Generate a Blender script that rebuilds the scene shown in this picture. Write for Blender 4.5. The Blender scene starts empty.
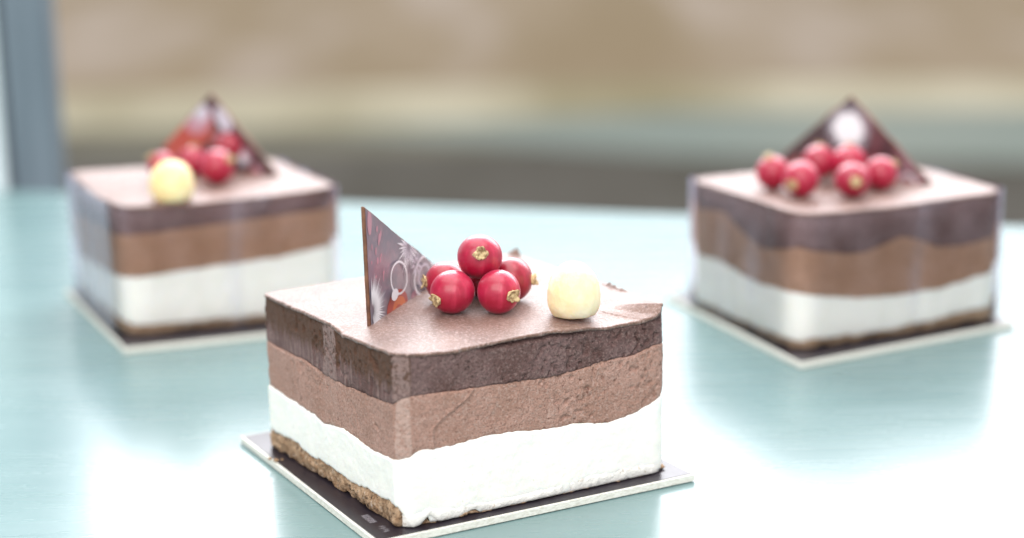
import bpy, math, random
import numpy as np
from mathutils import Vector, Matrix, Euler
R = math.radians
CM = 0.01                                   # everything below is measured in centimetres
sc = bpy.context.scene
COL = sc.collection

# ------------------------------------------------------------------ camera
cd = bpy.data.cameras.new('camera'); cam = bpy.data.objects.new('camera', cd); COL.objects.link(cam)
cam.matrix_world = Matrix.Translation((0, 0, .14996)) @ Euler((R(90-13.829), 0, 0)).to_matrix().to_4x4() @ Euler((0, 0, -.01437)).to_matrix().to_4x4()
cd.sensor_width = 36; cd.lens = 1798.46/1024*36
cd.clip_start = .02; cd.clip_end = 200
cd.dof.use_dof = True; cd.dof.focus_distance = .405
cd.dof.aperture_fstop = 5.9
cd.dof.aperture_blades = 9
sc.camera = cam

# ------------------------------------------------------------------ light
w = bpy.data.worlds.new('World'); sc.world = w; w.use_nodes = True
bg = w.node_tree.nodes['Background']; bg.inputs[0].default_value = (.93, .965, 1, 1); bg.inputs[1].default_value = .6
def area(name, loc, target, sx, sy, power, col=(1, 1, 1)):
    l = bpy.data.lights.new(name, 'AREA'); l.shape = 'RECTANGLE'; l.size = sx*CM; l.size_y = sy*CM; l.energy = power; l.color = col
    o = bpy.data.objects.new(name, l); COL.objects.link(o)
    o.location = Vector(loc)*CM; o.rotation_euler = (Vector(target)-Vector(loc)).to_track_quat('-Z', 'Y').to_euler()
    return o
area('window_light', (100, 190, 122), (100, 0, 112), 150, 156, 36, (.99, .965, 1))
area('side_window_light', (-26, 190, 128), (-26, 0, 118), 108, 148, 36, (.95, .96, 1))
area('overhead_light', (-5, 40, 95), (0, 45, 0), 110, 80, 5.8, (1, .98, .95))
area('front_light', (-18, -75, 85), (0, 48, 0), 150, 90, 12, (1, .965, .92))
sc.view_settings.view_transform = 'Standard'; sc.view_settings.look = 'None'
sc.view_settings.exposure = .6; sc.view_settings.gamma = 1
sc.render.engine = 'CYCLES'
sc.cycles.max_bounces = 10; sc.cycles.transparent_max_bounces = 12
sc.cycles.use_denoising = True

# ------------------------------------------------------------------ helpers
def tag(o, label=None, cat=None, group=None, kind=None):
    if label: o['label'] = label
    if cat: o['category'] = cat
    if group: o['group'] = group
    if kind: o['kind'] = kind
    return o
def mesh(name, verts, faces, mat, parent=None, smooth=True, bevel=0, loc=None):
    me = bpy.data.meshes.new(name)
    me.from_pydata([tuple(float(c)*CM for c in v) for v in verts], [], [tuple(int(i) for i in f) for f in faces]); me.update()
    if smooth: me.polygons.foreach_set('use_smooth', [True]*len(me.polygons))
    o = bpy.data.objects.new(name, me); COL.objects.link(o)
    if mat: me.materials.append(mat)
    if parent: o.parent = parent
    if loc: o.location = Vector(loc)*CM
    if bevel:
        b = o.modifiers.new('bevel', 'BEVEL'); b.width = bevel*CM; b.segments = 3; b.limit_method = 'ANGLE'
    return o
def empty(name, loc, rz=0, parent=None):
    o = bpy.data.objects.new(name, None); COL.objects.link(o); o.empty_display_size = .01
    o.location = Vector(loc)*CM; o.rotation_euler = (0, 0, rz); o.parent = parent
    return o
def prism(pts, z0, z1):
    n = len(pts)
    v = [(x, y, z0) for x, y in pts]+[(x, y, z1) for x, y in pts]
    f = [tuple(range(n))[::-1], tuple(range(n, 2*n))]+[(i, (i+1) % n, n+(i+1) % n, n+i) for i in range(n)]
    return v, f
def hsh(ix, iy, iz, seed):
    h = (ix*374761393+iy*668265263+iz*2147483647+seed*974634777) & 0xFFFFFFFF
    h = ((h ^ (h >> 13))*1274126177) & 0xFFFFFFFF
    h = h ^ (h >> 16)
    return (h & 0xFFFF)/65535.0
def noise(P, fr, seed=0):                   # value noise in -1..1, P (n,3)
    Q = np.asarray(P)*fr+seed*17.31
    I = np.floor(Q).astype(np.int64); F = Q-I; F = F*F*(3-2*F)
    r = 0
    for a in (0, 1):
        for b in (0, 1):
            for c in (0, 1):
                wgt = (F[:, 0] if a else 1-F[:, 0])*(F[:, 1] if b else 1-F[:, 1])*(F[:, 2] if c else 1-F[:, 2])
                r = r+wgt*hsh(I[:, 0]+a, I[:, 1]+b, I[:, 2]+c, seed)
    return r*2-1
def fbm(P, fr, oc=3, seed=0):
    s = 0; a = 1; t = 0
    for k in range(oc):
        s = s+a*noise(P, fr*2.03**k, seed+k*7); t += a; a *= .5
    return s/t
def sst(x, a, b):
    t = np.clip((x-a)/(b-a), 0, 1); return t*t*(3-2*t)

# ------------------------------------------------------------------ materials
class NT:
    def __init__(s, name):
        s.m = bpy.data.materials.new(name); s.m.use_nodes = True; s.t = s.m.node_tree
        s.b = s.t.nodes['Principled BSDF']; s.out = s.t.nodes['Material Output']
        s.tc = s.t.nodes.new('ShaderNodeTexCoord')
    def n(s, ty, **kw):
        k = s.t.nodes.new(ty)
        for a, v in kw.items(): setattr(k, a, v)
        return k
    def l(s, a, b): s.t.links.new(a, b)
    def map(s, scale=(1, 1, 1), rot=(0, 0, 0), src='Object'):
        k = s.n('ShaderNodeMapping'); k.inputs['Scale'].default_value = [c*100 for c in scale]; k.inputs['Rotation'].default_value = rot
        s.l(s.tc.outputs[src], k.inputs[0]); return k.outputs[0]
    def noise(s, sc_, det=4, rough=.55, vec=None, dist=0):
        k = s.n('ShaderNodeTexNoise'); k.inputs['Scale'].default_value = sc_; k.inputs['Detail'].default_value = det
        k.inputs['Roughness'].default_value = rough; k.inputs['Distortion'].default_value = dist
        s.l(vec or s.map(), k.inputs['Vector']); return k.outputs[0]
    def ramp(s, fac, stops):
        k = s.n('ShaderNodeValToRGB'); e = k.color_ramp.elements
        while len(e) < len(stops): e.new(.5)
        for q, (p, c) in zip(e, stops):
            q.position = p; q.color = (c, c, c, 1) if not hasattr(c, '__len__') else (*c, 1)
        s.l(fac, k.inputs[0]); return k.outputs[0]
    def mix(s, fac, a, b, mode='MIX'):
        k = s.n('ShaderNodeMix', data_type='RGBA', blend_type=mode)
        for i, v in ((0, fac), (6, a), (7, b)):
            if hasattr(v, 'is_output'): s.l(v, k.inputs[i])
            else: k.inputs[i].default_value = v if i == 0 else (*v, 1)
        return k.outputs[2]
    def bump(s, h, dist, strength=1, prev=None):
        k = s.n('ShaderNodeBump'); k.inputs['Strength'].default_value = strength; k.inputs['Distance'].default_value = dist*CM
        s.l(h, k.inputs['Height'])
        if prev: s.l(prev, k.inputs['Normal'])
        return k.outputs[0]
    def set(s, **kw):
        for a, v in kw.items():
            k = s.b.inputs[a.replace('_', ' ')]
            if hasattr(v, 'is_output'): s.l(v, k)
            else: k.default_value = (*v, 1) if hasattr(v, '__len__') and len(v) == 3 and k.type == 'RGBA' else v
        return s

def mousse_mat(name, c0, c1, cdark, clight, top_dark=None, front=True):
    s = NT(name)
    col = s.mix(s.ramp(s.noise(.9, 3), [(.38, 0), (.62, 1)]), c0, c1)
    marks = None; smooth_ = None
    sp = s.n('ShaderNodeSeparateXYZ'); s.l(s.map(), sp.inputs[0])
    def rng(o, a, b, lo=0, hi=1):
        k = s.n('ShaderNodeMapRange', interpolation_type='SMOOTHSTEP'); s.l(o, k.inputs[0]); k.inputs[1].default_value = a; k.inputs[2].default_value = b
        k.inputs[3].default_value = lo; k.inputs[4].default_value = hi; return k.outputs[0]
    def mul(a, b, op='MULTIPLY'):
        k = s.n('ShaderNodeMath', operation=op); s.l(a, k.inputs[0])
        if hasattr(b, 'is_output'): s.l(b, k.inputs[1])
        else: k.inputs[1].default_value = b
        return k.outputs[0]
    if front:
        wob = s.noise(2, 2, .5)
        yy = mul(sp.outputs[1], mul(wob, .25), 'ADD')
        left = rng(sp.outputs[0], -3.0, -3.08)
        strip_ = mul(left, mul(rng(yy, -.36, -.32), rng(yy, .30, .26)))        # gritty band on the short face
        xx = mul(sp.outputs[0], mul(wob, .1), 'ADD')
        corner = mul(rng(xx, -3.0, -3.04), rng(yy, -2.95, -2.99))             # gritty strip at the near corner
        marks = mul(strip_, corner, 'ADD') if top_dark else mul(mul(strip_, .15), corner, 'ADD')
        if top_dark:
            zz = mul(sp.outputs[2], mul(s.noise(1, 4, .65, s.map((7, 7, .7))), 1.0), 'ADD')
            smooth_ = mul(mul(left, -.85), 1.0, 'ADD')
            col = s.mix(mul(left, rng(zz, 3.45, 3.8, 0, 1)), col, top_dark)
            streak = s.ramp(s.noise(1, 3, .6, s.map((9, 9, .6))), [(.5, 0), (.66, 1)])
            col = s.mix(mul(mul(left, streak), rng(zz, 3.9, 3.4, 0, .9)), col, clight)
    pores = s.ramp(s.noise(6.5, 3, .6), [(.33, 1), (.38, 0)])
    patch = s.ramp(s.noise(.75, 2), [(.45, 0), (.56, 1)])
    pm = s.n('ShaderNodeMath', operation='MULTIPLY'); s.l(pores, pm.inputs[0]); s.l(patch, pm.inputs[1])
    col = s.mix(pm.outputs[0], col, cdark)
    lt = s.ramp(s.noise(17, 2, .7), [(.50, 0), (.66, .7)])
    if smooth_: lt = mul(lt, smooth_)
    col = s.mix(lt, col, clight)
    dk = s.ramp(s.noise(21, 2, .7, s.map((1, 1, 1), (1, 1, 0))), [(.36, .6), (.46, 0)])
    if smooth_: dk = mul(dk, smooth_)
    col = s.mix(dk, col, cdark)
    if marks:
        g_ = s.ramp(s.noise(11, 3, .7), [(.38, .1), (.52, .95)])
        col = s.mix(mul(marks, g_), col, clight)
    b1 = s.bump(s.noise(9, 5, .7), .09, 1)
    s.set(Base_Color=col, Roughness=.62, Specular_IOR_Level=.35, Normal=s.bump(s.noise(26, 3, .7), .035, 1, b1))
    return s.m
M = {}
M['dark'] = mousse_mat('dark_chocolate_mousse', (.145, .074, .066), (.215, .128, .122), (.055, .027, .022), (.33, .22, .20), (.12, .055, .032))
M['milk'] = mousse_mat('milk_chocolate_mousse', (.45, .25, .19), (.53, .31, .25), (.22, .10, .07), (.60, .41, .35))
M['darkback'] = mousse_mat('dusky_chocolate_mousse', (.16, .08, .075), (.26, .165, .17), (.06, .03, .03), (.32, .23, .24), None, False)
M['milkbrown'] = mousse_mat('tan_chocolate_mousse', (.44, .235, .145), (.52, .30, .21), (.22, .11, .07), (.5, .32, .25), None, False)
s = NT('white_mousse')
c = s.mix(s.ramp(s.noise(1.3, 4), [(.4, 0), (.7, 1)]), (.9, .88, .83), (.86, .85, .79))
c = s.mix(s.ramp(s.noise(9, 2), [(.24, .5), (.3, 0)]), c, (.62, .55, .42))
s.set(Base_Color=c, Roughness=.5, Specular_IOR_Level=.3, Subsurface_Weight=.35, Subsurface_Scale=.0025, Subsurface_Radius=(1, .8, .6),
      Normal=s.bump(s.noise(7, 4), .03, .6)); M['white'] = s.m
s = NT('biscuit')
c = s.mix(s.ramp(s.noise(4.5, 4, .7), [(.35, 0), (.65, 1)]), (.27, .155, .085), (.55, .38, .25))
c = s.mix(s.ramp(s.noise(9, 3), [(.6, 0), (.7, .8)]), c, (.6, .5, .42))
c = s.mix(s.ramp(s.noise(7, 3, .6, s.map((1, 1, 1), (1, 0, 0))), [(.34, .95), (.42, 0)]), c, (.07, .045, .03))
s.set(Base_Color=c, Roughness=.9, Specular_IOR_Level=.2, Normal=s.bump(s.noise(8, 4, .7), .14, 1)); M['biscuit'] = s.m
s = NT('cream_smeared_biscuit')
c2 = s.mix(s.ramp(s.noise(1.5, 4, .65), [(.33, 0), (.42, 1)]), c if False else (.36, .24, .14), (.86, .83, .78))
c2 = s.mix(s.ramp(s.noise(8, 3), [(.28, .7), (.36, 0)]), c2, (.42, .33, .26))
s.set(Base_Color=c2, Roughness=.7, Specular_IOR_Level=.25, Normal=s.bump(s.noise(8, 4, .7), .06, 1)); M['smear'] = s.m
s = NT('cocoa_skin')
c = s.mix(s.ramp(s.noise(1.1, 4, .6), [(.35, 0), (.65, 1)]), (.17, .066, .034), (.24, .105, .062))
c = s.mix(s.ramp(s.noise(16, 2, .7), [(.50, 0), (.66, .9)]), c, (.46, .30, .26))
c = s.mix(s.ramp(s.noise(13, 3, .7, s.map((1, 1, 1), (0, 1, 1))), [(.34, .8), (.42, 0)]), c, (.09, .04, .025))
b1 = s.bump(s.noise(.9, 5, .62, s.map((1, 1, 1))), .06, .7)
rg = s.ramp(s.noise(1.3, 3), [(.4, .42), (.65, .55)])
s.set(Base_Color=c, Roughness=rg, Specular_IOR_Level=.9, Coat_Weight=.36, Coat_Roughness=.42, Coat_IOR=1.75, Sheen_Weight=.12, Sheen_Roughness=.35, Sheen_Tint=(1, .90, .96, 1),
      Normal=s.bump(s.noise(15, 4, .8), .085, 1, b1)); M['skin'] = s.m
def berry_mat(name, c0, c1):
    s = NT(name)
    c = s.mix(s.ramp(s.noise(1.6, 3, .6, s.map((1, 1, 2.2))), [(.35, 0), (.7, 1)]), c0, c1)
    oi = s.n('ShaderNodeObjectInfo'); c = s.mix(s.ramp(oi.outputs['Random'], [(0, 0), (1, .5)]), c, tuple(q*.62 for q in c0))
    ve = s.noise(1, 3, .6, s.map((4, 4, .6))); c = s.mix(s.ramp(ve, [(.5, 0), (.7, .35)]), c, tuple(min(1, q*1.5+.03) for q in c1))
    s.set(Base_Color=c, Roughness=.34, Specular_IOR_Level=.5, Subsurface_Weight=.08, Subsurface_Scale=.0015, Subsurface_Radius=(1, .1, .12),
          Coat_Weight=.25, Coat_Roughness=.22, Sheen_Weight=.12, Sheen_Roughness=.4, Sheen_Tint=(1, .5, .65, 1), Normal=s.bump(s.noise(5, 4), .02, .5))
    return s.m
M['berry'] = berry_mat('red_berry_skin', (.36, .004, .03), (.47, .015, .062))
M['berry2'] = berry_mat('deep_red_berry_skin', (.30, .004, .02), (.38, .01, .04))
s = NT('dry_calyx')
s.set(Base_Color=s.mix(s.ramp(s.noise(9, 3), [(.35, 0), (.6, 1)]), (.22, .13, .06), (.62, .47, .26)), Roughness=.8); M['calyx'] = s.m
s = NT('blanched_nut')
c = s.mix(s.ramp(s.noise(1.4, 3, .5), [(.35, 0), (.7, 1)]), (.90, .71, .42), (.95, .84, .62))
s.set(Base_Color=c, Roughness=.42, Subsurface_Weight=.5, Subsurface_Scale=.004, Subsurface_Radius=(1, .65, .3),
      Normal=s.bump(s.noise(3.5, 5, .65, s.map((1, 1, .5))), .07, .9)); M['nut'] = s.m
s = NT('yellow_nut')
s.set(Base_Color=s.mix(s.ramp(s.noise(1.4, 3, .5), [(.35, 0), (.7, 1)]), (.86, .66, .30), (.90, .79, .48)), Roughness=.42, Subsurface_Weight=.4, Subsurface_Scale=.004); M['nuty'] = s.m
s = NT('board_top')
s.set(Base_Color=(.022, .017, .024), Roughness=.30, Specular_IOR_Level=.42, Normal=s.bump(s.noise(20, 3), .004, .6)); M['board'] = s.m
s = NT('board_card_edge')
s.set(Base_Color=s.mix(s.ramp(s.noise(9, 3, .7, s.map((1, 1, 3))), [(.35, 0), (.6, 1)]), (.62, .60, .53), (.80, .79, .73)), Roughness=.7, Normal=s.bump(s.noise(12, 3), .03, .6)); M['edge'] = s.m
s = NT('silver_print')
s.set(Base_Color=(.5, .47, .52), Metallic=.3, Roughness=.45); M['silver'] = s.m
# plaque
s = NT('plaque_dark_chocolate'); s.set(Base_Color=s.mix(s.ramp(s.noise(3, 4), [(.4, 0), (.65, 1)]), (.11, .042, .024), (.24, .105, .055)), Roughness=.5,
      Normal=s.bump(s.noise(9, 4), .03, .6)); M['choc'] = s.m
s = NT('plaque_printed_face')
c = s.mix(s.ramp(s.noise(.9, 2, .5), [(.47, 0), (.55, 1)]), (.17, .16, .205), (.20, .15, .19))
c = s.mix(s.ramp(s.noise(5, 3, .6), [(.52, 0), (.62, .3)]), c, (.38, .22, .27))
s.set(Base_Color=c, Roughness=.36, Specular_IOR_Level=.9, Coat_Weight=.7, Coat_Roughness=.3); M['print'] = s.m
s = NT('plaque_dark_printed_face')
s.set(Base_Color=s.mix(s.ramp(s.noise(.9, 2, .5), [(.45, 0), (.6, 1)]), (.055, .028, .032), (.13, .045, .055)), Roughness=.36, Specular_IOR_Level=.6, Coat_Weight=.25, Coat_Roughness=.3); M['printd'] = s.m
def flat(name, c, r=.4, **kw):
    s = NT(name); s.set(Base_Color=c, Roughness=r, **kw); return s.m
M['pw'] = flat('white_cocoa_butter', (.80, .80, .84), .4)
M['pg'] = flat('grey_cocoa_butter', (.55, .52, .60), .4)
M['pr'] = flat('red_cocoa_butter', (.42, .07, .05), .4)
M['po'] = flat('orange_cocoa_butter', (.62, .16, .05), .4)
M['pp'] = flat('pink_cocoa_butter', (.46, .24, .29), .4)
# acetate
s = NT('acetate')
s.t.nodes.remove(s.b)
tr = s.n('ShaderNodeBsdfTransparent'); tr.inputs[0].default_value = (.995, .995, 1, 1)
gl = s.n('ShaderNodeBsdfGlossy'); gl.inputs[0].default_value = (.93, .93, 1, 1); gl.inputs['Roughness'].default_value = .12
df = s.n('ShaderNodeBsdfTranslucent'); df.inputs[0].default_value = (.72, .75, .9, 1)
d2 = s.n('ShaderNodeBsdfDiffuse'); d2.inputs[0].default_value = (.72, .75, .92, 1)
ad = s.n('ShaderNodeMixShader'); ad.inputs[0].default_value = .5; s.l(df.outputs[0], ad.inputs[1]); s.l(d2.outputs[0], ad.inputs[2])
fr = s.n('ShaderNodeFresnel'); fr.inputs[0].default_value = 1.28
s.l(s.bump(s.noise(1.2, 2, .5, s.map((1, 1, .3))), .12, .7), fr.inputs['Normal'])
s.l(s.bump(s.noise(1.2, 2, .5, s.map((1, 1, .3))), .12, .7), gl.inputs['Normal'])
m1 = s.n('ShaderNodeMixShader'); s.l(fr.outputs[0], m1.inputs[0]); s.l(tr.outputs[0], m1.inputs[1]); s.l(gl.outputs[0], m1.inputs[2])
glint_haze = s.ramp(s.noise(.55, 2, .5, s.map((1, 1, .25))), [(.58, .0), (.74, .35)])  # pale upright streaks painted into the film for its glints
lw = s.n('ShaderNodeLayerWeight'); lw.inputs[0].default_value = .5
gz = s.ramp(lw.outputs[1], [(.66, 0), (.88, .5)])  # whitish film at grazing view, with its reflected haze painted in
mx = s.n('ShaderNodeMath', operation='MAXIMUM'); s.l(glint_haze, mx.inputs[0]); s.l(gz, mx.inputs[1]); glint_haze = mx.outputs[0]
m2 = s.n('ShaderNodeMixShader'); s.l(glint_haze, m2.inputs[0]); s.l(m1.outputs[0], m2.inputs[1]); s.l(ad.outputs[0], m2.inputs[2])
s.l(m2.outputs[0], s.out.inputs[0]); M['film'] = s.m
# shelf
s = NT('tinted_glass')
c = s.mix(s.ramp(s.noise(.05, 2, .5), [(.4, 0), (.6, 1)]), (.13, .215, .22), (.165, .26, .26))
wipe = s.ramp(s.noise(.35, 5, .65, s.map((.35, 2.2, 1), (0, 0, .5))), [(.35, .25), (.7, .30)])
c = s.mix(s.ramp(s.noise(.3, 5, .65, s.map((.4, 2, 1), (0, 0, -.4))), [(.45, 0), (.75, .16)]), c, (.30, .39, .41))
s.set(Base_Color=c, Roughness=wipe, IOR=1.5, Specular_IOR_Level=.6, Coat_Weight=.08, Coat_Roughness=.05,
      Normal=s.bump(s.noise(.12, 2), .02, .15)); M['glass'] = s.m

# ------------------------------------------------------------------ the surroundings: shelf, post, street far behind
E0, E1 = np.array([-22.1, 76.6]), np.array([19.4, 66.6])
d = (E1-E0)/np.linalg.norm(E1-E0)
a, b = E0-d*45, E1+d*45
v, f = prism([(a[0], -30), (b[0], -30), tuple(b), tuple(a)], -1.0, 0)
sh = mesh('glass_shelf', v, f, M['glass'], smooth=False, bevel=.15)
tag(sh, 'pale teal glass shelf reflecting the white window light, under all three cakes', 'shelf')
def strip(name, pts, z, mat, kind='structure'):
    return tag(mesh(name, [(x, y, z) for x, y in pts], [tuple(range(len(pts)))], mat, smooth=False), kind=kind)
def ground_mat(name, a_, b_, sc_, c_=None):
    s = NT(name)
    c = s.mix(s.ramp(s.noise(sc_, 3, .5, s.map((1, .3, 1))), [(.38, 0), (.62, 1)]), a_, b_)
    if c_: c = s.mix(s.ramp(s.noise(sc_*1.2, 2, .5, s.map((1, .2, 1), (0, 0, 0))), [(.5, 0), (.65, 1)]), c, c_)
    s.set(Base_Color=c, Roughness=.9, Specular_IOR_Level=.1); return s.m
strip('ground', [(-6000, 60), (6000, 60), (6000, 9000), (-6000, 9000)], -91, ground_mat('tan_paving', (.42, .31, .19), (.50, .38, .26), .01, (.60, .48, .38)))
strip('pavement', [(-400, 120), (500, 120), (500, 630), (-400, 630)], -90.4, ground_mat('dark_paving', (.14, .125, .10), (.19, .17, .145), .02))
strip('road', [(-90, 648), (60, 575), (160, 556), (500, 545), (500, 690), (120, 690), (20, 668)], -89.9, ground_mat('grey_teal_road', (.36, .40, .35), (.42, .45, .39), .01))
strip('verge', [(-400, 600), (-60, 596), (500, 620), (500, 680), (-60, 690), (-400, 680)], -90.1, ground_mat('olive_verge', (.22, .20, .15), (.29, .265, .195), .02))
strip('kerb', [(-400, 650), (-60, 640), (60, 670), (500, 640), (500, 730), (60, 745), (-60, 740), (-400, 720)], -89.5, ground_mat('cream_kerb', (.44, .37, .22), (.80, .71, .52), .012))
v, f = prism([(-22.3, 79), (-20.2, 79.3), (-20.35, 81.4), (-22.45, 81.1)], -90, 110)
p = empty('metal_post', (0, 0, 0)); tag(p, 'blue grey metal upright behind the shelf edge beside the pale glass panel', 'post')
mp = NT('painted_metal'); mp.set(Base_Color=mp.mix(mp.ramp(mp.noise(.4, 3, .5, mp.map((2, 2, .2))), [(.4, 0), (.6, 1)]), (.11, .145, .175), (.15, .19, .225)), Roughness=.45, Metallic=.2)
mesh('upright', v, f, mp.m, p, smooth=False, bevel=.25)
v, f = prism([(-22.5, 78.9), (-22.33, 78.9), (-22.48, 81), (-22.65, 81)], -90, 110)
mesh('rubber_seal', v, f, flat('dark_seal', (.05, .06, .075), .7), p, smooth=False)
v, f = prism([(-60, 81.5), (-22.55, 80), (-22.55, 80.8), (-60, 82.3)], -90, 110)
g = mesh('frosted_panel', v, f, flat('frosted_white_panel', (.80, .92, .96), .35, Transmission_Weight=.0), smooth=False)
tag(g, 'pale frosted panel at the edge of the picture beyond the metal post', 'panel')

# ------------------------------------------------------------------ cakes
def outline(C, rad, ds):
    """closed outline of a rounded quad; returns pts, u (side+fraction), outward normals"""
    pts = []; us = []
    n = 4
    arcs = []
    for i in range(n):
        P = C[i]; a_ = C[i-1]-P; b_ = C[(i+1) % n]-P
        la, lb = np.linalg.norm(a_), np.linalg.norm(b_); a_ = a_/la; b_ = b_/lb
        r, kind = rad[i]
        A, B = P+a_*r, P+b_*r
        k = max(3, int(r*1.6/ds))
        q = []
        for j in range(k+1):
            t = j/k
            if kind == 'chamfer':
                X = A*(1-t)+B*t + (P-(A+B)/2)*.10*math.sin(math.pi*t)
            else:
                X = A*(1-t)**2+P*2*t*(1-t)+B*t*t
            q.append((X, i+(t*2-1)*r/(lb if t > .5 else la)))
        arcs.append((q, lb))
    for i in range(n):
        q, lb = arcs[i]
        pts += [x for x, _ in q]; us += [u for _, u in q]
        A, uA = q[-1]; B, uB = arcs[(i+1) % n][0][0]
        if i == n-1: uB = uB+4
        if uB < uA: uB += 4
        m = max(2, int(np.linalg.norm(B-A)/ds))
        for j in range(1, m):
            t = j/m; pts.append(A*(1-t)+B*t); us.append(uA*(1-t)+uB*t)
    pts = np.array(pts); us = np.array(us) % 4
    T = np.roll(pts, -1, 0)-np.roll(pts, 1, 0); T /= np.linalg.norm(T, axis=1)[:, None]
    N = np.stack([T[:, 1], -T[:, 0]], 1)
    return pts, us, N
def pcurve(keys):
    k = sorted(keys); x = [q[0] for q in k]; y = [q[1] for q in k]
    return lambda u: np.interp(u, x, y, period=4)
def ring_mesh(name, pts, N, zlo, zhi, nz, disp, mat, parent, cap_in=.15, sl=None):
    """wall between two curves with capped ends. disp(P)->outward offset"""
    n = len(pts); t = np.linspace(0, 1, nz+1)
    Z = zlo[None, :]*(1-t[:, None])+zhi[None, :]*t[:, None]
    XY = np.repeat(pts[None], nz+1, 0); NN = np.repeat(N[None], nz+1, 0)
    P = np.concatenate([XY, Z[..., None]], 2).reshape(-1, 3)
    dd = disp(P, np.tile(np.arange(n), nz+1), np.repeat(t, n))
    P[:, :2] += NN.reshape(-1, 2)*dd[:, None]
    c0 = pts.mean(0)
    V = [P]
    inner = []
    for row, zz in ((0, zlo), (nz, zhi)):
        q = P[row*n:(row+1)*n].copy(); q[:, :2] = c0+(q[:, :2]-c0)*.9; q[:, 2] = zz+(.05 if row == 0 else -.05)
        V.append(q)
    V.append(np.array([[*c0, zlo.mean()+.05], [*c0, zhi.mean()-.05]]))
    V = np.concatenate(V)
    i = np.arange(n); j = (i+1) % n
    F = []
    for r in range(nz): F.append(np.stack([r*n+i, r*n+j, (r+1)*n+j, (r+1)*n+i], 1))
    B0 = (nz+1)*n; B1 = B0+n
    F.append(np.stack([i, B0+i, B0+j, j], 1)); F.append(np.stack([nz*n+i, nz*n+j, B1+j, B1+i], 1))
    F = np.concatenate(F).tolist()
    cA, cB = B1+n, B1+n+1
    F += [(B0+int(a_), cA, B0+int(b_)) for a_, b_ in zip(i, j)]+[(B1+int(a_), B1+int(b_), cB) for a_, b_ in zip(i, j)]
    return mesh(name, V, F, mat, parent)

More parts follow.
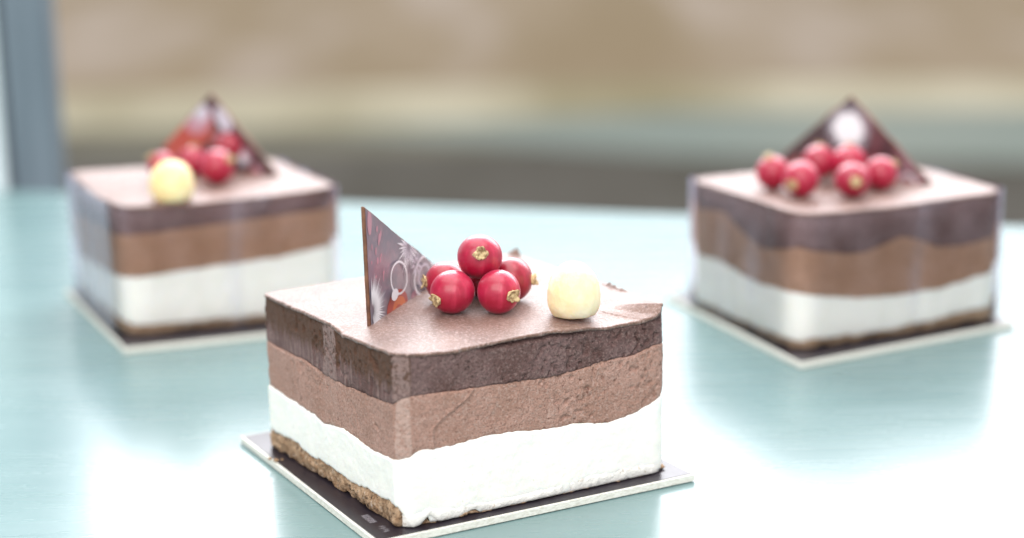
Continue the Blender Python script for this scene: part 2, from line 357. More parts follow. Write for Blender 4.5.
def make_cake(loc, yaw, corners, rad, cv, ds, seed, label, mats, grain=1., smear=None, front=False, skin_hook=None):
    root = empty('mousse_cake', (*loc, 0.2), yaw)
    tag(root, label, 'cake', 'square mousse cakes on the glass shelf')
    pts, us, N = outline(corners, rad, ds)
    n = len(pts)
    P2 = np.concatenate([pts, np.zeros((n, 1))], 1)
    top = cv['top'](us)-.2; dm = cv['dm'](us)-.2; mw = cv['mw'](us)-.2; wb = cv['wb'](us)-.2
    dm = dm+.035*fbm(P2, 2.2, 4, seed)+.012*noise(P2, 12, seed+5); mw = mw+.04*fbm(P2, 2.6, 4, seed+11)+.015*noise(P2, 11, seed+4)
    wb = wb+.09*fbm(P2, 2.6, 4, seed+21); wb = np.maximum(wb, .03)
    bot = .0+np.maximum(0, .16*fbm(P2, 3.2, 4, seed+30))
    tp = top-.075+.035*fbm(P2, 3, 4, seed+40)
    def D(big, med, fine, pore, off=0, sd=0, fn=None):
        def g(P, idx, t):
            o = off+big*fbm(P, .45, 2, seed+sd)+med*fbm(P, 2.1, 3, seed+sd+3)
            msk = sst(fbm(P, .6, 2, seed+sd+9), -.12, .08)*.8+.2
            o = o+grain*msk*(fine*fbm(P, 9, 2, seed+sd+5)-pore*sst(noise(P, 6, seed+sd+6), .45, .8)-pore*.8*sst(noise(P, 12, seed+sd+8), .5, .8))
            if fn is not None: o = o+fn(P, us[idx], t)
            # draw the very ends in a little so that layers meet in a soft crease
            o = o-.02*(sst(np.abs(t-.5), .46, .5))
            return o
        return g
    def bis(P, u, t): return -.03-(.07*((u > 3.98) | (u < 1.02)) if front else 0)+.05*np.sin(t*math.pi)+.13*fbm(P, 3.2, 4, seed+77)*np.sin(np.clip(t*1.15+.0, 0, 1)*math.pi)**.5
    o1 = ring_mesh('biscuit_base', pts, N, bot, wb, max(4, int(.55/ds)), D(.0, .03, .05, .05, .0, 50, bis), mats[0], root)
    def wfn(P, u, t):
        side = ((u > 3.93) | (u < 1.03))
        z = P[:, 2]
        gz = .52+.10*np.sin(P[:, 0]*1.1+1)+.05*fbm(P, 1.5, 2, 99)
        return np.where(side & (smear is not None), -.05*np.exp(-((z-gz)/.06)**2)-.03*sst(gz-z, -.02, .05), 0)
    ring_mesh('white_mousse', pts, N, wb, mw, int(1.4/ds), D(.02, .018, .006, .0, .012, 60, wfn), mats[1], root)
    if smear is not None: smear(root, pts, us, N)
    def mfn(P, u, t):
        z = P[:, 2]; uu = (u+.5) % 4-.5
        ub = .10+.115*(z-1.75)+.03*np.sin(z*5)
        right = sst(uu-ub, 0, .006)
        return np.where((uu > .055) & (uu < .5), -.028*right+.022*np.exp(-((uu-ub)/.006)**2), np.where(uu >= .5, -.028*(1-sst(uu, .5, .9)), 0))
    ring_mesh('milk_chocolate_mousse', pts, N, mw, dm, int(1.25/ds), D(.02, .028, .02, .06, -.005, 70, mfn if front else None), mats[2], root)
    def dfn(P, u, t):
        ch = sst(np.abs(((u+.5) % 4)-.5), 0.045, .035)      # raised gritty strip at the front corner
        o = .012*ch
        if front:
            z = P[:, 2]; uu = (u+.5) % 4-.5
            ub = .865+.03*(z-3.0)+.008*np.sin(z*14)
            o = o-.09*np.exp(-((uu-ub)/.0035)**2)*sst(z, 2.95, 3.05)*(1-sst(z, 3.4, 3.5))     # short crack
            o = o-.15*sst(uu, .26, .34)*(1-sst(uu, .62, .70))*sst(t, .87, .95)                 # hollow under the lip
            st = ((u > 3.435) & (u < 3.575)); o = o+.025*st
            o = o-.03*np.exp(-((uu-.60-.05*np.sqrt(np.abs(z-3.3)))/.004)**2)*(z > 3.0)
        return o
    ring_mesh('dark_chocolate_mousse', pts, N, dm, tp, int(1.05/ds), D(.02, .03, .02, .065, -.01, 80, dfn), mats[3], root)
    # the skin on top
    c0 = pts.mean(0)
    ins = [0, .015, .04, .08, .14, .2]
    while ins[-1] < 3.15: ins.append(ins[-1]+max(ds*2.2, .06))
    rim_over = .025+.035*fbm(P2, 2.0, 3, seed+90)+.035*fbm(P2, 9, 3, seed+91)
    base = pts+N*rim_over[:, None]
    rows = []
    lo = np.concatenate([pts-N*.03, (tp-.0)[:, None]], 1); rows.append(lo)
    lo = np.concatenate([base, (tp+.0)[:, None]], 1); rows.append(lo)
    rad_ = np.linalg.norm(base-c0, axis=1)
    for k, q in enumerate(ins):
        s_ = 1-q/3.35
        XY = c0+(base-c0)*s_
        zc = 4.17-.2
        w_ = float(sst(np.array([q]), 0, 1.1)[0])
        Z = top*(1-w_)+zc*w_
        P3 = np.concatenate([XY, np.zeros((n, 1))], 1)
        Z = Z+.02*fbm(P3, .8, 2, seed+95)+.006*fbm(P3, 5, 3, seed+96)-.02*(q < .01)-.005*(q < .03)
        if skin_hook: Z = Z+skin_hook(XY, us, q, P3)
        rows.append(np.concatenate([XY, Z[:, None]], 1))
    V = np.concatenate(rows+[np.array([[*c0, 3.97], [*c0, 3.75]])]); m = len(rows)
    i = np.arange(n); j = (i+1) % n; F = []
    for r in range(m-1): F.append(np.stack([r*n+i, r*n+j, (r+1)*n+j, (r+1)*n+i], 1))
    F = np.concatenate(F).tolist()
    F += [((m-1)*n+int(a_), (m-1)*n+int(b_), m*n) for a_, b_ in zip(i, j)]+[(int(b_), int(a_), m*n+1) for a_, b_ in zip(i, j)]
    mesh('cocoa_skin', V, F, mats[4], root)
    return root, pts, us, N

def local(F, Rr, L, Bk=None):
    F, Rr, L = (np.array(q[:2], float) for q in (F, Rr, L))
    B = Rr+L-F if Bk is None else np.array(Bk, float)
    c = (F+Rr+L+B)/4; a_ = Rr-F; yaw = math.atan2(a_[1], a_[0])
    m = np.array([[math.cos(yaw), math.sin(yaw)], [-math.sin(yaw), math.cos(yaw)]])
    return c, yaw, [m@(q-c) for q in (F, Rr, B, L)]
def toloc(c, yaw, P):
    m = np.array([[math.cos(yaw), math.sin(yaw)], [-math.sin(yaw), math.cos(yaw)]]); return m@(np.array(P[:2])-c)

def curves(right, left, back):
    out = {}
    for k in right:
        keys = [(t, z) for t, z in right[k]]+[(4-t, z) for t, z in left[k] if t > .01]+[(u, z) for u, z in back[k]]
        keys = [((u+4) % 4, z) for u, z in keys]
        out[k] = pcurve(keys)
    return out

# --- front cake
cF, yF, KF = local((-2.46, 36.50), (3.60, 39.98), (-6.03, 42.15))
cvF = curves(
 dict(top=[(.02, 4.17), (.10, 4.11), (.2, 4.06), (.29, 4.10), (.4, 4.12), (.52, 4.12), (.68, 4.08), (.74, 4.0), (.88, 3.99), (.95, 4.08), (.995, 4.28)],
      dm=[(.0, 3.12), (.049, 3.19), (.2, 3.13), (.333, 3.11), (.403, 3.09), (.541, 3.03), (.641, 3.08), (.738, 3.18), (.864, 3.18), (.944, 3.33), (.997, 3.35)],
      mw=[(.0, 1.8), (.03, 1.84), (.075, 1.94), (.174, 1.9), (.253, 1.94), (.326, 1.96), (.408, 1.95), (.502, 1.85), (.647, 1.81), (.769, 1.68), (.876, 1.81), (.994, 2.09)],
      wb=[(.0, .45), (.03, .27), (.055, .50), (.085, .5), (.10, .28), (.20, .26), (.225, .38), (.26, .36), (.28, .25), (.6, .24), (.95, .24)]),
 dict(top=[(.93, 4.12), (.7, 4.14), (.485, 4.18), (.42, 4.15), (.378, 4.07), (.2, 4.12), (.03, 4.18)],
      dm=[(.948, 2.91), (.691, 2.92), (.517, 2.86), (.392, 2.83), (.223, 2.91), (.047, 2.99)],
      mw=[(.966, 1.78), (.843, 1.74), (.622, 1.73), (.547, 1.62), (.412, 1.78), (.208, 1.66), (.059, 1.72)],
      wb=[(.984, .67), (.81, .70), (.676, .64), (.492, .66), (.353, .60), (.254, .66), (.122, .70), (.03, .68)]),
 dict(top=[(1.1, 4.2), (1.5, 4.2), (2, 4.2), (2.6, 4.15), (3.02, 4.11)], dm=[(2, 3)], mw=[(2, 1.8)], wb=[(1.5, .5), (2, .6)]))
def skin_F(XY, us, q, P3):
    # scraped, ruffled area near the far right corner
    ridge = sst(us, 1.18, 1.3)*(1-sst(us, 1.5, 1.6))*.10+sst(us, 1.93, 1.97)*(1-sst(us, 2.0, 2.03))*.22
    ridge = ridge*(.6+.7*fbm(P3, 4, 2, 3))*(1 if q < .03 else .5 if q < .05 else 0)
    m_ = np.exp(-(((XY[:, 0]-2.3)/.95)**2+((XY[:, 1]-.3)/1.6)**2))
    return ridge+m_*(.05*fbm(P3, 2.6, 4, 7)+.03*fbm(P3, 6, 3, 8))
rootF, ptsF, usF, NF = make_cake(cF, yF, KF, [(.28, 'chamfer'), (.42, 'arc'), (.6, 'arc'), (.10, 'arc')], cvF, .028, 3,
    'sharp front three layer mousse cake with no plastic film around it', [M['biscuit'], M['white'], M['milk'], M['dark'], M['skin']],
    front=True, skin_hook=skin_F)
def blob(n1=20, n2=14, r=(1, 1, 1), rough=0, seed=0, fr=1.5):
    V = []; F = []
    for i in range(n2+1):
        th = math.pi*i/n2
        for j in range(n1):
            ph = 2*math.pi*j/n1; V.append((math.sin(th)*math.cos(ph), math.sin(th)*math.sin(ph), math.cos(th)))
    V = np.array(V)
    if rough: V = V*(1+rough*fbm(V+5, fr, 3, seed))[:, None]
    # weld poles by averaging
    V[:n1] = V[:n1].mean(0); V[-n1:] = V[-n1:].mean(0)
    for i in range(n2):
        for j in range(n1):
            F.append((i*n1+j, (i+1)*n1+j, (i+1)*n1+(j+1) % n1, i*n1+(j+1) % n1))
    return V*np.array(r), F
def multi(blobs):
    V = []; F = []; o = 0
    for v_, f_ in blobs:
        V.append(v_); F += [tuple(i+o for i in q) for q in f_]; o += len(v_)
    return np.concatenate(V), F
# a lip of cream pressed out along the foot of the long face
def cream_lip():
    B = []
    n_ = 1000; rows = []
    K0, K1 = KF[0], KF[1]
    pts = ptsF; m_ = (usF > 3.985) | (usF < .975)
    idx = np.where(m_)[0]
    idx = idx[np.argsort((usF[idx]+.5) % 4)]
    T = np.linspace(-math.pi/2*.98, math.pi/2*.9, 16)
    P_ = pts[idx]; NN = NF[idx]; u = (usF[idx]+.5) % 4-.5
    X3 = np.concatenate([P_, np.zeros((len(P_), 1))], 1)
    hgt = .27+.05*np.sin(u*9+1)+.05*fbm(X3, 1.6, 3, 41)
    dep = .06+.04*fbm(X3, 2, 3, 42)+.015*fbm(X3, 8, 2, 45)
    gap = np.exp(-((u-.095)/.022)**2)+np.exp(-((u-.252)/.03)**2)*.6
    dep = dep*sst(u, -.02, .01)*(1-sst(u, .93, .975))
    zc = .02+hgt/2+.12*gap
    hh = hgt/2*(1-.35*gap)
    for k, t in enumerate(T):
        d_ = dep*math.cos(t)-.03
        Z = zc+hh*math.sin(t)
        q = np.concatenate([P_, Z[:, None]], 1)
        d_ = d_+.012*fbm(q, 7, 3, 43)
        rows.append(np.concatenate([P_+NN*d_[:, None], np.maximum(Z, .0)[:, None]], 1))
    V = np.concatenate(rows); L_ = len(idx); F = []
    for r in range(len(T)-1):
        i = np.arange(L_-1); F.append(np.stack([r*L_+i, r*L_+i+1, (r+1)*L_+i+1, (r+1)*L_+i], 1))
    mesh('cream_lip', V, np.concatenate(F).tolist(), M['smear2'], rootF)
s = NT('pressed_cream')
c2 = s.mix(s.ramp(s.noise(6, 4, .65), [(.30, 1), (.40, 0)]), (.86, .83, .79), (.50, .40, .30))
s.set(Base_Color=c2, Roughness=.65, Specular_IOR_Level=.25, Normal=s.bump(s.noise(9, 4, .7), .05, 1)); M['smear2'] = s.m
cream_lip()
# torn flakes of skin standing on the far rim and crumbs
def flake(parent, at, size, seed, rz=0, mat=None):
    v_, f_ = blob(16, 10, size, .35, seed, 2.2)
    c_, s_ = math.cos(rz), math.sin(rz)
    v_ = v_@np.array([[c_, s_, 0], [-s_, c_, 0], [0, 0, 1]])+np.array(at)
    return mesh('skin_flake', v_, f_, mat or M['dark'], parent)

# --- left cake
cL, yL, KL = local((-11.65, 52.3), (-5.36, 54.52), (-14.45, 57.95))
back = lambda t, d, w_, b_: dict(top=[(1.5, t), (2, t), (2.5, t)], dm=[(2, d)], mw=[(2, w_)], wb=[(2, b_)])
cvL = curves(
 dict(top=[(.02, 4.18), (.355, 4.13), (.72, 4.17), (.98, 4.3)], dm=[(.066, 3.27), (.4, 3.40), (.681, 3.5), (.943, 3.6)], mw=[(.053, 1.98), (.389, 2.12), (.709, 2.2), (.955, 2.45)], wb=[(.039, .46), (.635, .40), (.95, .35)]),
 dict(top=[(.95, 4.25), (.46, 4.08), (.06, 4.2)], dm=[(.883, 2.95), (.05, 3.24)], mw=[(.963, 1.55), (.388, 1.78), (.019, 1.99)], wb=[(.97, .57), (.07, .57)]), back(4.2, 3.2, 2, .5))
rootL, ptsL, usL, NL = make_cake(cL, yL, KL, [(.75, 'arc'), (.75, 'arc'), (.75, 'arc'), (.6, 'arc')], cvL, .07, 23,
    'blurred square mousse cake topped with a yellow nut and a pink smeared plaque', [M['biscuit'], M['white'], M['milkbrown'], M['darkback'], M['skin']])
# --- right cake
cR, yR, KR = local((8.1, 49.75), (14.8, 52.8), (5.6, 55.4))
cvR = curves(
 dict(top=[(.01, 4.21), (.40, 4.12), (.97, 4.2)], dm=[(.0, 3.18), (.10, 3.05), (.22, 2.9), (.32, 2.84), (.43, 3.05), (.50, 3.2), (.57, 3.05), (.68, 2.72), (.8, 2.66), (.97, 2.8)], mw=[(.064, 1.78), (.3, 1.5), (.502, 1.40), (.696, 1.45), (.85, 1.6), (.977, 1.72)], wb=[(.018, .42), (.423, .42), (.95, .62)]),
 dict(top=[(.98, 4.2), (.339, 4.25), (.02, 4.22)], dm=[(.989, 3.25), (.784, 3.45), (.65, 3.5), (.50, 3.15), (.312, 2.83), (.021, 3.17)], mw=[(.98, 1.82), (.699, 1.97), (.38, 1.74), (.012, 1.88)], wb=[(.979, .39), (.486, .37), (.037, .47)]), back(4.2, 3.1, 1.7, .5))
rootR, ptsR, usR, NR = make_cake(cR, yR, KR, [(.8, 'arc'), (.7, 'arc'), (.7, 'arc'), (.7, 'arc')], cvR, .07, 47,
    'blurred square mousse cake topped with six red berries and a starburst plaque', [M['biscuit'], M['white'], M['milkbrown'], M['darkback'], M['skin']])

# --- plastic film round the two back cakes
def film(c, yaw, K, rads, h, label, seed):
    ctr = sum(K)/4
    K2 = [k+(k-ctr)/np.linalg.norm(k-ctr)*.30 for k in K]
    pts, us, N = outline(K2, rads, .12)
    P2 = np.concatenate([pts, np.zeros((len(pts), 1))], 1)
    n = len(pts); rows = []
    for z in np.linspace(.02, h, 14):
        P3 = P2+np.array([0, 0, z*.35]); o_ = .035*fbm(P3, .5, 2, seed)
        rows.append(np.concatenate([pts+N*o_[:, None], np.full((n, 1), z)], 1))
    V = np.concatenate(rows); i = np.arange(n); j = (i+1) % n
    F = np.concatenate([np.stack([r*n+i, r*n+j, (r+1)*n+j, (r+1)*n+i], 1) for r in range(13)]).tolist()
    o = mesh('acetate_film', V, F, M['film']); o.location = (c[0]*CM, c[1]*CM, .2*CM); o.rotation_euler = (0, 0, yaw)
    tag(o, label, 'plastic film', 'clear film collars round the back cakes')
film(cL, yL, KL, [(1.0, 'arc')]*4, 4.03, 'clear plastic film wrapped round the cake with the yellow nut', 5)
film(cR, yR, KR, [(1.0, 'arc')]*4, 4.03, 'clear plastic film wrapped round the cake with the starburst plaque', 9)

# ------------------------------------------------------------------ boards
def board(F, Rr, L, label, text=False):
    c, yaw, K = local(F, Rr, L)
    r = empty('cake_board', (*c, 0), yaw); tag(r, label, 'cake board', 'black square boards under the cakes')
    v_, f_ = prism([tuple(k) for k in K], .02, .185)
    mesh('card_edge', v_, f_, M['edge'], r, smooth=False, bevel=.012)
    ctr = sum(K)/4
    v_, f_ = prism([tuple(ctr+(k-ctr)*.985) for k in K], .1865, .196)
    t = mesh('black_top', v_, f_, M['board'], r, smooth=False)
    if text:                                # worn silver lettering, too small to read
        V = []; Fc = []
        def quad(x, y, w_, h_, sk=0):
            o = len(V); z = .1975
            V.extend([(x, y, z), (x+w_, y, z), (x+w_+sk, y+h_, z), (x+sk, y+h_, z)]); Fc.append((o, o+1, o+2, o+3))
        F0 = K[0]; el = (K[3]-K[0])/np.linalg.norm(K[3]-K[0])
        # along the near left border
        rnd = random.Random(4)
        bx, by = F0[0]+.30, F0[1]+.42
        y = by+.62
        for k in range(5):
            hh = .075+.03*rnd.random()
            quad(bx, y, .17, .018, .0); quad(bx, y+.05, .17, .018, .0); quad(bx+.15*rnd.random(), y, .018, .068)
            y += .105
        y = by
        for q in (0, .1):
            quad(bx+.02, y+q*2, .12, .022, .08); quad(bx+.14, y+q*2+.1, .10, .022, -.08)
        mesh('silver_lettering', V, Fc, M['silver'], t, smooth=False)
    return r, c, yaw, K
bF_, cb, yb, Kb = board((-2.97, 35.93), (4.22, 39.78), (-6.9, 42.98), 'black square board with white edge and silver lettering under the sharp front cake', True)
board((-11.49, 51.04), (-4.75, 53.4), (-14.9, 58.2), 'blurred black board with pale edge under the cake with the yellow nut')
board((8.08, 48.54), (15.19, 52.5), (5.0, 56.4), 'blurred black board with pale edge under the cake with six berries')

# ------------------------------------------------------------------ berries and nuts
def berry(loc, r, cal_dir, label, group, seed, mat=None, rich=True):
    root = empty('red_berry', (loc[0], loc[1], loc[2]-r)); tag(root, label, 'berry', group)
    rn = random.Random(seed+100); v_, f_ = blob(40, 28, (r*rn.uniform(.97, 1.02), r*rn.uniform(.97, 1.02), r*rn.uniform(.96, 1.02)), .022, seed, 1.3)
    D_ = Vector(cal_dir).normalized(); q = D_.to_track_quat('Z', 'Y').to_matrix()
    v_ = np.array([tuple(q@Vector(p)) for p in v_])
    # shallow dimple under the calyx
    dd = np.array(D_); cosang = (v_@dd)/np.linalg.norm(v_, axis=1)
    v_ = v_*(1-.05*np.exp(-((1-cosang)/.03)))[:, None]+np.array([0, 0, r])
    mesh('fruit', v_, f_, mat or M['berry'], root)
    V = []; F = []
    rnd = random.Random(seed)
    B = []
    n_ = 6
    k0 = .25*r/.5
    b0, f0 = blob(14, 10, (.17*k0/.3, .15*k0/.3, .08), .35, seed, 5); B.append((b0, f0))
    for i in range(n_):
        a_ = 2*math.pi*i/n_+rnd.uniform(-.25, .25)
        L_ = k0*rnd.uniform(.25, .42)+.05
        b1, f1 = blob(10, 6, (.5*L_+.02, .075, .035), .4, seed+i, 3)
        lift = rnd.uniform(.3, 1.1)
        cx = b1[:, 0]+.6*L_; b1 = np.stack([cx, b1[:, 1], b1[:, 2]+lift*cx*.7], 1)
        c_, s_ = math.cos(a_), math.sin(a_)
        b1 = b1@np.array([[c_, s_, 0], [-s_, c_, 0], [0, 0, 1]]); B.append((b1, f1))
    V, F = multi(B)
    V = V+np.array([0, 0, r*.965])
    V = np.array([tuple(q@Vector(p)) for p in V])+np.array([0, 0, r])
    mesh('calyx', V, F, M['calyx'], root)
    return root
gF = 'red berries heaped on the front cake'; gL = 'red berries on the cake with the yellow nut'; gR = 'red berries on the cake with the starburst plaque'
zt = 4.17
# front: unit directions of the calyx in world axes (camera looks along +Y)
berry((-1.37, 39.85, zt+.50), .51, (-.78, -.75, -.22), 'front left berry of the five on the sharp cake, dry tip low on its left', gF, 1)
berry((-.31, 39.8, zt+.50), .51, (.62, -.80, .0), 'front right berry of the five on the sharp cake, dry tip on its lower right', gF, 2)
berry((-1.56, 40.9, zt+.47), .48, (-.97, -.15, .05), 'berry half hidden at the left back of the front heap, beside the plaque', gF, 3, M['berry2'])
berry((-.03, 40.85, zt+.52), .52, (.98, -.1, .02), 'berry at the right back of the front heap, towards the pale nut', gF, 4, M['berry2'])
berry((-.74, 40.45, zt+1.17), .52, (.06, -.93, .34), 'topmost berry of the front heap with its dry tip facing forward', gF, 5)
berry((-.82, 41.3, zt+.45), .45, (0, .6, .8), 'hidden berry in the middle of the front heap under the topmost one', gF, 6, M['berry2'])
L6 = [((-11.1, 56.5), .46, (-.6, -.2, .6), 'berry mostly hidden behind the yellow nut at its left', 11),
      ((-10.25, 57.2), .47, (.1, .3, .9), 'small pink red berry between the yellow nut and the large berry', 12),
      ((-9.24, 55.77), .55, (.7, -.3, .4), 'large glossy red berry beside the yellow nut', 13),
      ((-9.15, 57.9), .46, (.1, .5, .8), 'berry at the back of the heap against the smeared plaque', 14)]
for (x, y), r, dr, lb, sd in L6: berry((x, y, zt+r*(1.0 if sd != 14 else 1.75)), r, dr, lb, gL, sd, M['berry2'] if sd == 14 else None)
R6 = [((7.95, 53.6), .52, (-.3, -.1, .95), 'leftmost berry of the six beside the starburst plaque', 21),
      ((8.6, 52.4), .54, (-.55, -.75, -.1), 'front left berry of the six with a dry tip low on its left', 22),
      ((9.5, 54.6), .53, (.2, .5, .8), 'back left berry of the six, in front of the plaque', 23),
      ((10.4, 54.4), .54, (.1, .4, .9), 'back middle berry of the six, right under the white starburst', 24),
      ((10.1, 52.26), .52, (0, -.95, .1), 'front right berry of the six with its dry tip facing forward', 25),
      ((11.15, 53.3), .51, (.8, .2, .5), 'rightmost berry of the six beside the starburst plaque', 26)]
for (x, y), r, dr, lb, sd in R6: berry((x, y, zt+r*(1.0 if sd not in (23, 24) else 1.22)), r, dr, lb, gR, sd)

def nut(loc, r, label, seed, mat):
    v_, f_ = blob(64, 44, (1, 1, 1), .10, seed, .9)
    v_ = v_*(1+.02*fbm(v_+9, 3.5, 3, seed))[:, None]
    ph = np.arctan2(v_[:, 1], v_[:, 0])
    v_ = v_*(1+.012*np.cos(ph*7+1)*(1-v_[:, 2]**2))[:, None]
    v_ = v_/((np.abs(v_)**2.25).sum(1)**(1/2.25))[:, None]*np.linalg.norm(v_, axis=1)[:, None]*.97
    v_[:, :2] *= (1+.06*sst(-v_[:, 2], -.5, .7)-.05*sst(v_[:, 2], .3, 1))[:, None]
    v_ = v_*np.array(r)
    v_[:, 2] = np.where(v_[:, 2] < -.68*r[2], -.68*r[2]+(v_[:, 2]+.68*r[2])*.2, v_[:, 2])
    v_[:, 2] -= v_[:, 2].min()
    o = mesh('peeled_hazelnut', v_, f_, mat, loc=loc)
    tag(o, label, 'nut', 'peeled nuts on the cakes')
nut((1.38, 39.5, zt-.02), (.59, .55, .74), 'cream white peeled nut to the right of the berries on the sharp front cake', 31, M['nut'])
nut((-10.22, 53.35, zt-.01), (.66, .62, .70), 'yellow peeled nut at the front edge of the blurred back cake', 33, M['nuty'])

# ------------------------------------------------------------------ chocolate plaques
def plaque(A, B, apex, label, deco, zb=4.05, th=.085, lean=0, face='print'):
    """A,B: ends of the foot on the cake; apex (s,h) along the foot and above it; deco gets a drawing helper"""
    A = np.array(A, float); B = np.array(B, float); L = np.linalg.norm(B-A); yaw = math.atan2(*(B-A)[::-1])
    root = empty('chocolate_plaque', (*A, zb), yaw); root.rotation_euler = (lean, 0, yaw)
    tag(root, label, 'chocolate plaque', 'printed chocolate triangles standing in the cakes')
    tri = [(0, -.05), (L, -.05), (apex[0], apex[1])]
    # densify the outline for a slightly uneven edge
    out = []
    for k in range(3):
        p_, q_ = np.array(tri[k]), np.array(tri[(k+1) % 3])
        m_ = 24
        for j in range(m_): out.append(p_+(q_-p_)*j/m_)
    out = np.array(out); c0 = out.mean(0)
    P3 = np.concatenate([out, np.zeros((len(out), 1))], 1)
    out = out+(out-c0)/np.linalg.norm(out-c0, axis=1)[:, None]*(.035*fbm(P3, 2.2, 4, 5))[:, None]
    v_ = [(x, -th/2, z) for x, z in out]+[(x, th/2, z) for x, z in out]; n = len(out)
    f_ = [tuple(range(n)), tuple(range(n, 2*n))[::-1]]+[(i, n+i, n+(i+1) % n, (i+1) % n) for i in range(n)]
    mesh('slab', v_, f_, M['choc'], root, smooth=False, bevel=.02)
    inner = c0+(out-c0)*.975
    v_ = [(x, -th/2-.004, z) for x, z in inner]
    pf = mesh('printed_face', v_, [tuple(range(n))], M[face], root, smooth=False)
    lay = [0]; acc = {}
    tv = [np.array(t_) for t_ in tri]; tv = [c0+(t_-c0)*.965 for t_ in tv]
    def clip(poly):
        res = [np.array(p_) for p_ in poly]
        for k in range(3):
            a_, b_ = tv[k], tv[(k+1) % 3]; src = res; res = []
            if len(src) < 3: return []
            sd = [((b_[0]-a_[0])*(p_[1]-a_[1])-(b_[1]-a_[1])*(p_[0]-a_[0])) for p_ in src]
            for i in range(len(src)):
                j = (i+1) % len(src)
                if sd[i] >= 0: res.append(src[i])
                if sd[i]*sd[j] < 0: res.append(src[i]+(src[j]-src[i])*sd[i]/(sd[i]-sd[j]))
        return res
    def add(mat, poly):
        p_ = clip(poly)
        if len(p_) < 3: return
        lay[0] += 1
        V, F = acc.setdefault(mat, ([], [])); o = len(V); yy = -th/2-.006-.0004*lay[0]
        V.extend([(q[0], yy, q[1]) for q in p_]); F.append(tuple(range(o, o+len(p_))))
    def ell(mat, c, rx, rz, rot=0, n=28):
        add(mat, [(c[0]+rx*math.cos(t)*math.cos(rot)-rz*math.sin(t)*math.sin(rot), c[1]+rx*math.cos(t)*math.sin(rot)+rz*math.sin(t)*math.cos(rot)) for t in np.linspace(0, 2*math.pi, n, endpoint=False)])
    def ring(mat, c, rx, rz, wd, rot=0, a0=0, a1=2*math.pi, n=30):
        T = np.linspace(a0, a1, n+1)
        def P(t, k): return (c[0]+(rx-k)*math.cos(t)*math.cos(rot)-(rz-k)*math.sin(t)*math.sin(rot), c[1]+(rx-k)*math.cos(t)*math.sin(rot)+(rz-k)*math.sin(t)*math.cos(rot))
        for i in range(n): add(mat, [P(T[i], 0), P(T[i+1], 0), P(T[i+1], wd), P(T[i], wd)])
    def burst(mat, c, r0, r1, k, a0=0, a1=2*math.pi, wd=.5, jit=.15, seed=1):
        rnd = random.Random(seed)
        for i in range(k):
            a = a0+(a1-a0)*(i+.5)/k; r_ = r1*(1-jit*rnd.random()); h_ = (a1-a0)/k*wd/2
            m = (r0+r_)/2
            add(mat, [(c[0]+r0*math.cos(a), c[1]+r0*math.sin(a)), (c[0]+m*math.cos(a-h_), c[1]+m*math.sin(a-h_)), (c[0]+r_*math.cos(a), c[1]+r_*math.sin(a)), (c[0]+m*math.cos(a+h_), c[1]+m*math.sin(a+h_))])
    deco(ell, ring, burst, add)
    names = {'pw': 'white_pattern', 'pg': 'grey_pattern', 'pr': 'red_pattern', 'po': 'orange_pattern', 'pp': 'pink_pattern'}
    for k, (V, F) in acc.items(): mesh(names[k], V, F, M[k], pf, smooth=False)
    return root
def decoF(ell, ring, burst, add):           # s along the foot, h above z = 4.05
    for k in range(14):
        rnd = random.Random(k); t = rnd.random()
        ell('pp', (.10+rnd.random()*.75, .95+1.5*rnd.random()*(1-.2*t)), .03+.05*rnd.random(), .04+.07*rnd.random(), n=9)
    ell('pp', (.12, 2.45), .12, .3)
    ell('pr', (1.55, .12), .62, .42); ell('po', (1.65, .10), .38, .26); ell('pr', (1.6, .04), .2, .14)
    ell('pp', (2.6, .12), .22, .16); ell('pp', (4.1, .35), .5, .12, -.4)
    burst('pw', (2.3, 1.42), .1, .72, 30, wd=.8, jit=.35); burst('pg', (2.3, 1.42), .05, .5, 17, wd=.5, jit=.3, seed=8)
    burst('pw', (.02, .42), .12, .9, 30, -1.2, 1.75, wd=.95, jit=.25, seed=3)
    ring('pw', (1.62, .82), .52, .40, .055, -.35); ring('pw', (3.1, .52), .62, .5, .07); ring('pg', (3.1, .52), .38, .3, .07)
    ell('pw', (1.28, .50), .20, .14); ell('pw', (3.6, .22), .42, .25)
    burst('pg', (2.6, .9), .05, .35, 9, wd=.6)
plaque((-3.24, 38.95), (-1.55, 43.75), (-.12, 2.86), 'thin chocolate triangle seen nearly edge on, printed with white flowers and rings', decoF)
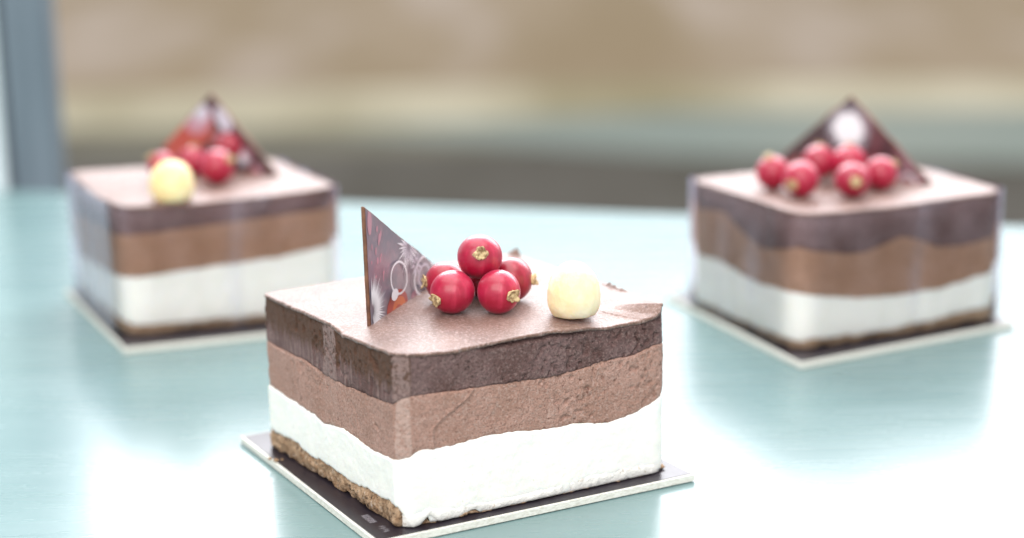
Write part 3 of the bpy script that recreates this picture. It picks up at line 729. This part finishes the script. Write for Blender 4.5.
def decoL(ell, ring, burst, add):
    ell('pr', (2.3, 1.4), .9, .65, .5); ell('pp', (2.5, 1.75), .62, .48, .6); ell('pg', (2.65, 1.95), .34, .26, .6); ell('pr', (1.5, .8), .6, .4, .3)
    ell('pr', (3.5, 1.0), .42, .38); ell('pp', (3.45, 1.15), .25, .2)
    ell('pg', (3.6, 1.8), .28, .45, .6)
    burst('pg', (4.4, .62), .05, .36, 12, wd=1.0); ell('pw', (4.4, .62), .14, .14)
    for k in range(12): ell('pr', (4.75+.04*k-.2, .12+.02*k), .02, .06, n=8)
    ell('pp', (5.0, .2), .14, .3, .6); ell('pp', (4.5, .75), .08, .3, .75)
plaque((-12.35, 60.1), (-7.25, 56.85), (3.1, 2.62), 'blurred chocolate triangle with pink and white smears behind the yellow nut', decoL, face='printd')
def decoR(ell, ring, burst, add):
    burst('pw', (3.02, 1.6), .1, .85, 34, wd=1.0, jit=.2, seed=5); ell('pw', (3.02, 1.6), .46, .46)
    burst('pg', (3.02, 1.6), .5, .95, 34, wd=.35, jit=.2, seed=6)
    for k in range(7): ell('pp', (5.35-.10*k, .25+.14*k), .1, .05, .8)
    ring('pp', (5.2, .4), .4, .3, .07); ring('pw', (5.05, .1), .3, .3, .07); burst('pp', (4.95, .2), .02, .3, 9, wd=.6)
    for k in range(8): ell('pr', (1.0+.15*k, .3+.12*(k % 3)), .06, .06)
plaque((8.2, 57.5), (13.1, 53.9), (3.05, 2.66), 'blurred dark chocolate triangle with a white starburst behind six berries', decoR, face='printd')

# torn bits of skin on the front cake
M['flake'] = M['dark']
def atF(x, y): return toloc(cF, yF, (x, y))
# crumbs of biscuit on the front board
for i, (x, y, r) in enumerate([(-5.75, 41.0, .055), (-5.92, 41.15, .04), (-5.62, 41.1, .03)]):
    v_, f_ = blob(12, 8, (r*1.3, r, r*.8), .3, 60+i, 2.5); v_[:, 2] -= v_[:, 2].min()
    o = mesh('biscuit_crumb', v_, f_, M['biscuit'], loc=(x, y, .196))
    tag(o, ['largest crumb by the left foot of the sharp cake', 'crumb nearest the left corner of the front board', 'smallest crumb touching the biscuit base of the sharp cake'][i], 'crumb', 'crumbs on the front board')
